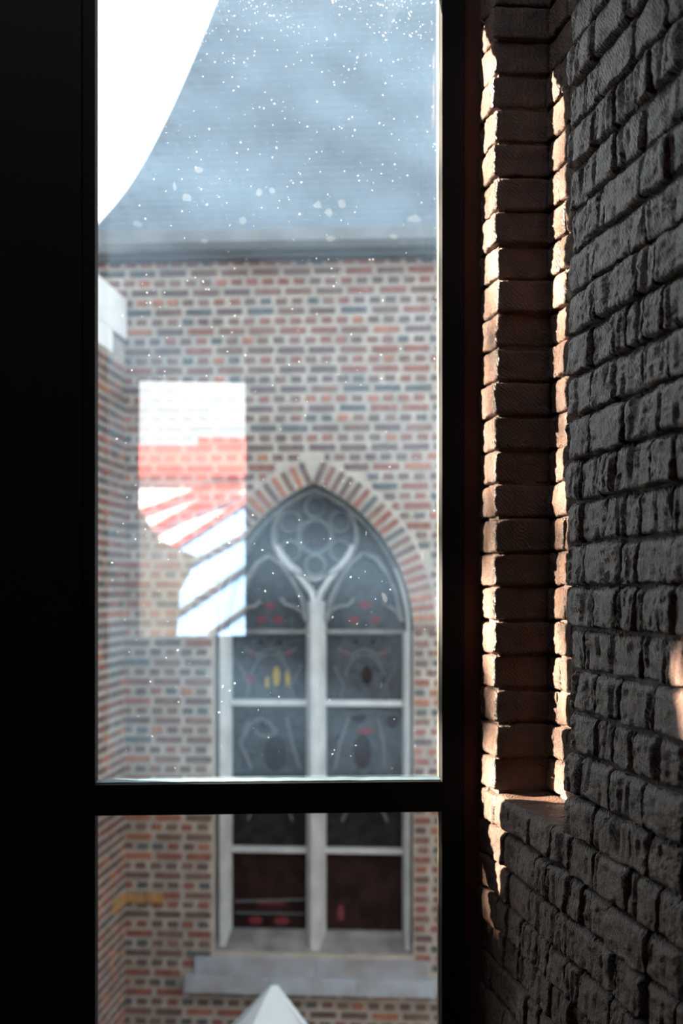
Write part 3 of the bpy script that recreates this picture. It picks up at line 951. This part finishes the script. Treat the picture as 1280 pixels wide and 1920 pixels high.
# ------------------------------------------------------------------ houses behind the rear window (seen mirrored in the pane)
def mirror_point(px, py, Y):
    """place at depth Y behind the room that shows at (px, py) when mirrored in the glass plane"""
    n = Vector((-.0732, .9973)); P0 = Vector((J.x, J.y)) - n * GQ
    d = Vector(((px - 640) / FPX, 1.0)); k = P0.dot(n) / d.dot(n); hit = d * k
    dr_ = d - 2 * d.dot(n) * n
    m = (Y - hit.y) / dr_.y
    X = hit.x + dr_.x * m
    return X, ZC + (1100 - py) / FPX * (k + m)
HY = -11.0
x0, zr = mirror_point(360, 842, HY - 1.2)
xm, zm = mirror_point(360, 1010, HY)
hs = empty('tiled_house', (xm, HY, GROUND), R(3))
tag(hs, 'white rendered house with a red tiled roof behind the rear window', 'house')
zr -= GROUND; zm -= GROUND
zel = mirror_point(360, 884, HY)[1] - GROUND
b = MB(); b.box(-5, 5, -3.0, 0, 0, zel); b.build('wall', 'render_white', hs)
# roof slope: battens of tiles as raised strips
b = MB(); b.hexa([(-5.2, .12, zel - .05), (5.2, .12, zel - .05), (5.2, -1.5, zr), (-5.2, -1.5, zr), (-5.2, .12, zel + .03), (5.2, .12, zel + .03), (5.2, -1.5, zr + .08), (-5.2, -1.5, zr + .08)])
b.build('roof_slope', 'roof_red', hs)
b = MB(); b.hexa([(-5.2, -1.5, zr), (5.2, -1.5, zr), (5.2, -3.1, zel - .05), (-5.2, -3.1, zel - .05), (-5.2, -1.5, zr + .08), (5.2, -1.5, zr + .08), (5.2, -3.1, zel + .03), (-5.2, -3.1, zel + .03)])
b.build('roof_slope', 'roof_red', hs)
b = MB(); b.box(.05, 5.1, -1.62, -1.38, zr + .04, zr + .16); b.build('ridge_tiles', 'roof_red', hs)
# sloping red verge boards on the wall below the eaves
def board(p0, p1, w, y=.02):
    (xa, za), (xb, zb) = mirror_point(*p0, HY + .03), mirror_point(*p1, HY + .03)
    xa -= xm; xb -= xm; za -= GROUND; zb -= GROUND
    b = MB(); b.sweep([(xa, za), (xb, zb)], w, y + .012, y - .02, cham=.05); b.build('verge_board', 'roof_red', hs)
board((235, 968), (480, 880), .055); board((235, 1018), (480, 884), .075); board((300, 982), (480, 918), .03)
# dark cut-out, added to black out the lower left of the mirrored view
SY = -4.6
pA, pB, pC, pD, pE = (mirror_point(px_, py_, SY) for px_, py_ in ((258, 950), (300, 1012), (372, 1045), (338, 1110), (330, 1215)))
mask = empty('mirror_mask', (pA[0], SY - .15, GROUND))
tag(mask, 'dark cut-out shape added to block the lower left of the mirrored view', 'mask')
pts = [(x - pA[0], z - GROUND) for x, z in (pA, pB, pC, pD, pE)]
b = MB(); b.prism([(-.3, 0), (pts[4][0], 0), pts[4], pts[3], pts[2], pts[1], pts[0], (-.3, pts[0][1] + .02)], -.15, .15); b.build('mask_panel', 'matt_dark', mask)
b = MB(); b.box(-.32, pts[0][0] - .02, -.18, .18, pts[0][1] + .01, pts[0][1] + .05); b.build('edge_strip', 'matt_dark', mask)
# pale blue panel with bars, added to fill the lower mirrored view
pF = mirror_point(325, 1024, HY + .55); pG = mirror_point(520, 900, HY + .55)
ext = empty('mirror_panel', ((pF[0] + pG[0]) / 2 + .3, HY + .55, GROUND))
tag(ext, 'pale blue panel with dark bars added for the view mirrored in the pane', 'panel')
cx_ = (pF[0] + pG[0]) / 2 + .3
b = MB(); b.prism([(pF[0] - cx_ - .3, 0), (pG[0] - cx_, 0), (pG[0] - cx_, pG[1] - GROUND), (pF[0] - cx_ - .3, pF[1] - GROUND - .19)], 0, -.3); b.build('wall', 'render_blue', ext)
b = MB(); b.sweep([(pF[0] - cx_ - .3, pF[1] - GROUND - .19), (pG[0] - cx_, pG[1] - GROUND)], .07, .012, -.32, cham=.05); b.build('edge_strip', 'roof_red', ext)
for (q0, q1, w_) in (((350, 1060), (500, 979), .05), ((320, 1157), (500, 1038), .055), ((390, 1190), (500, 1112), .05)):
    (xa, za), (xb, zb) = mirror_point(*q0, HY + .6), mirror_point(*q1, HY + .6)
    b = MB(); b.sweep([(xa - cx_, za - GROUND), (xb - cx_, zb - GROUND)], w_, .012, 0, cham=.05); b.build('rail', 'matt_dark', ext)

# ------------------------------------------------------------------ unseen trees, added to thin the low sun and shade the church roof
def limb(name, pts, rad, parent):
    V = []; F = []; n = 8
    for i, (p, r_) in enumerate(zip(pts, rad)):
        for k in range(n):
            a = 2 * math.pi * k / n; V.append((p[0] + r_ * math.cos(a), p[1] + r_ * math.sin(a), p[2]))
    for i in range(len(pts) - 1):
        for k in range(n): F.append((i * n + k, i * n + (k + 1) % n, (i + 1) * n + (k + 1) % n, (i + 1) * n + k))
    F.append(tuple(range(n))[::-1]); F.append(tuple((len(pts) - 1) * n + k for k in range(n)))
    me = bpy.data.meshes.new(name); me.from_pydata(V, [], F); me.materials.append(MAT['bark']); me.shade_smooth()
    return link(name, me, parent)
def shade_tree(loc, label, crown, n_leaves, seed):
    tr = empty('shade_tree', loc); tag(tr, label, 'tree', 'added shade trees')
    rt = random.Random(seed)
    limb('trunk', [(-.5, .5, 0), (-.46, .52, 2), (-.53, .53, 4.5), (-.48, .5, 7), (-.45, .53, 8.2)], [.16, .14, .10, .05, .015], tr)
    for i in range(12):
        a = i * 2.4; h = 4.6 + i * .28; L = 1.9 - i * .09
        limb('branch', [(-.5, .52, h), (-.5 + L * .5 * math.cos(a), .52 + L * .5 * math.sin(a), h + .35), (-.5 + L * math.cos(a), .52 + L * math.sin(a), h + .9)], [.03, .02, .006], tr)
    V = []; F = []
    while len(F) < n_leaves:
        c = Vector((rt.uniform(-1, 1), rt.uniform(-1, 1), rt.uniform(-1, 1)))
        if c.length > 1: continue
        c = Vector((0, 0, crown)) + c * 2.4
        u_ = Vector((rt.gauss(0, 1), rt.gauss(0, 1), rt.gauss(0, .6))).normalized(); v_ = u_.orthogonal().normalized()
        l_ = rt.uniform(.06, .08)
        base = len(V)
        V += [tuple(c - u_ * l_), tuple(c + v_ * l_ * .5), tuple(c + u_ * l_), tuple(c - v_ * l_ * .5)]; F.append((base, base + 1, base + 2, base + 3))
    me = bpy.data.meshes.new('leaves'); me.from_pydata(V, [], F); me.materials.append(MAT['leaf'])
    tag(link('leaves', me, tr), kind='stuff')
shade_tree((-11.4, 5.15, GROUND), 'thinly leaved unseen tree added to thin the low sun on the pane', 7.4, 4600, 9)
shade_tree((-9.3, 10.6, GROUND), 'densely leaved unseen tree added to shade the church roof', 9.2, 22000, 10)
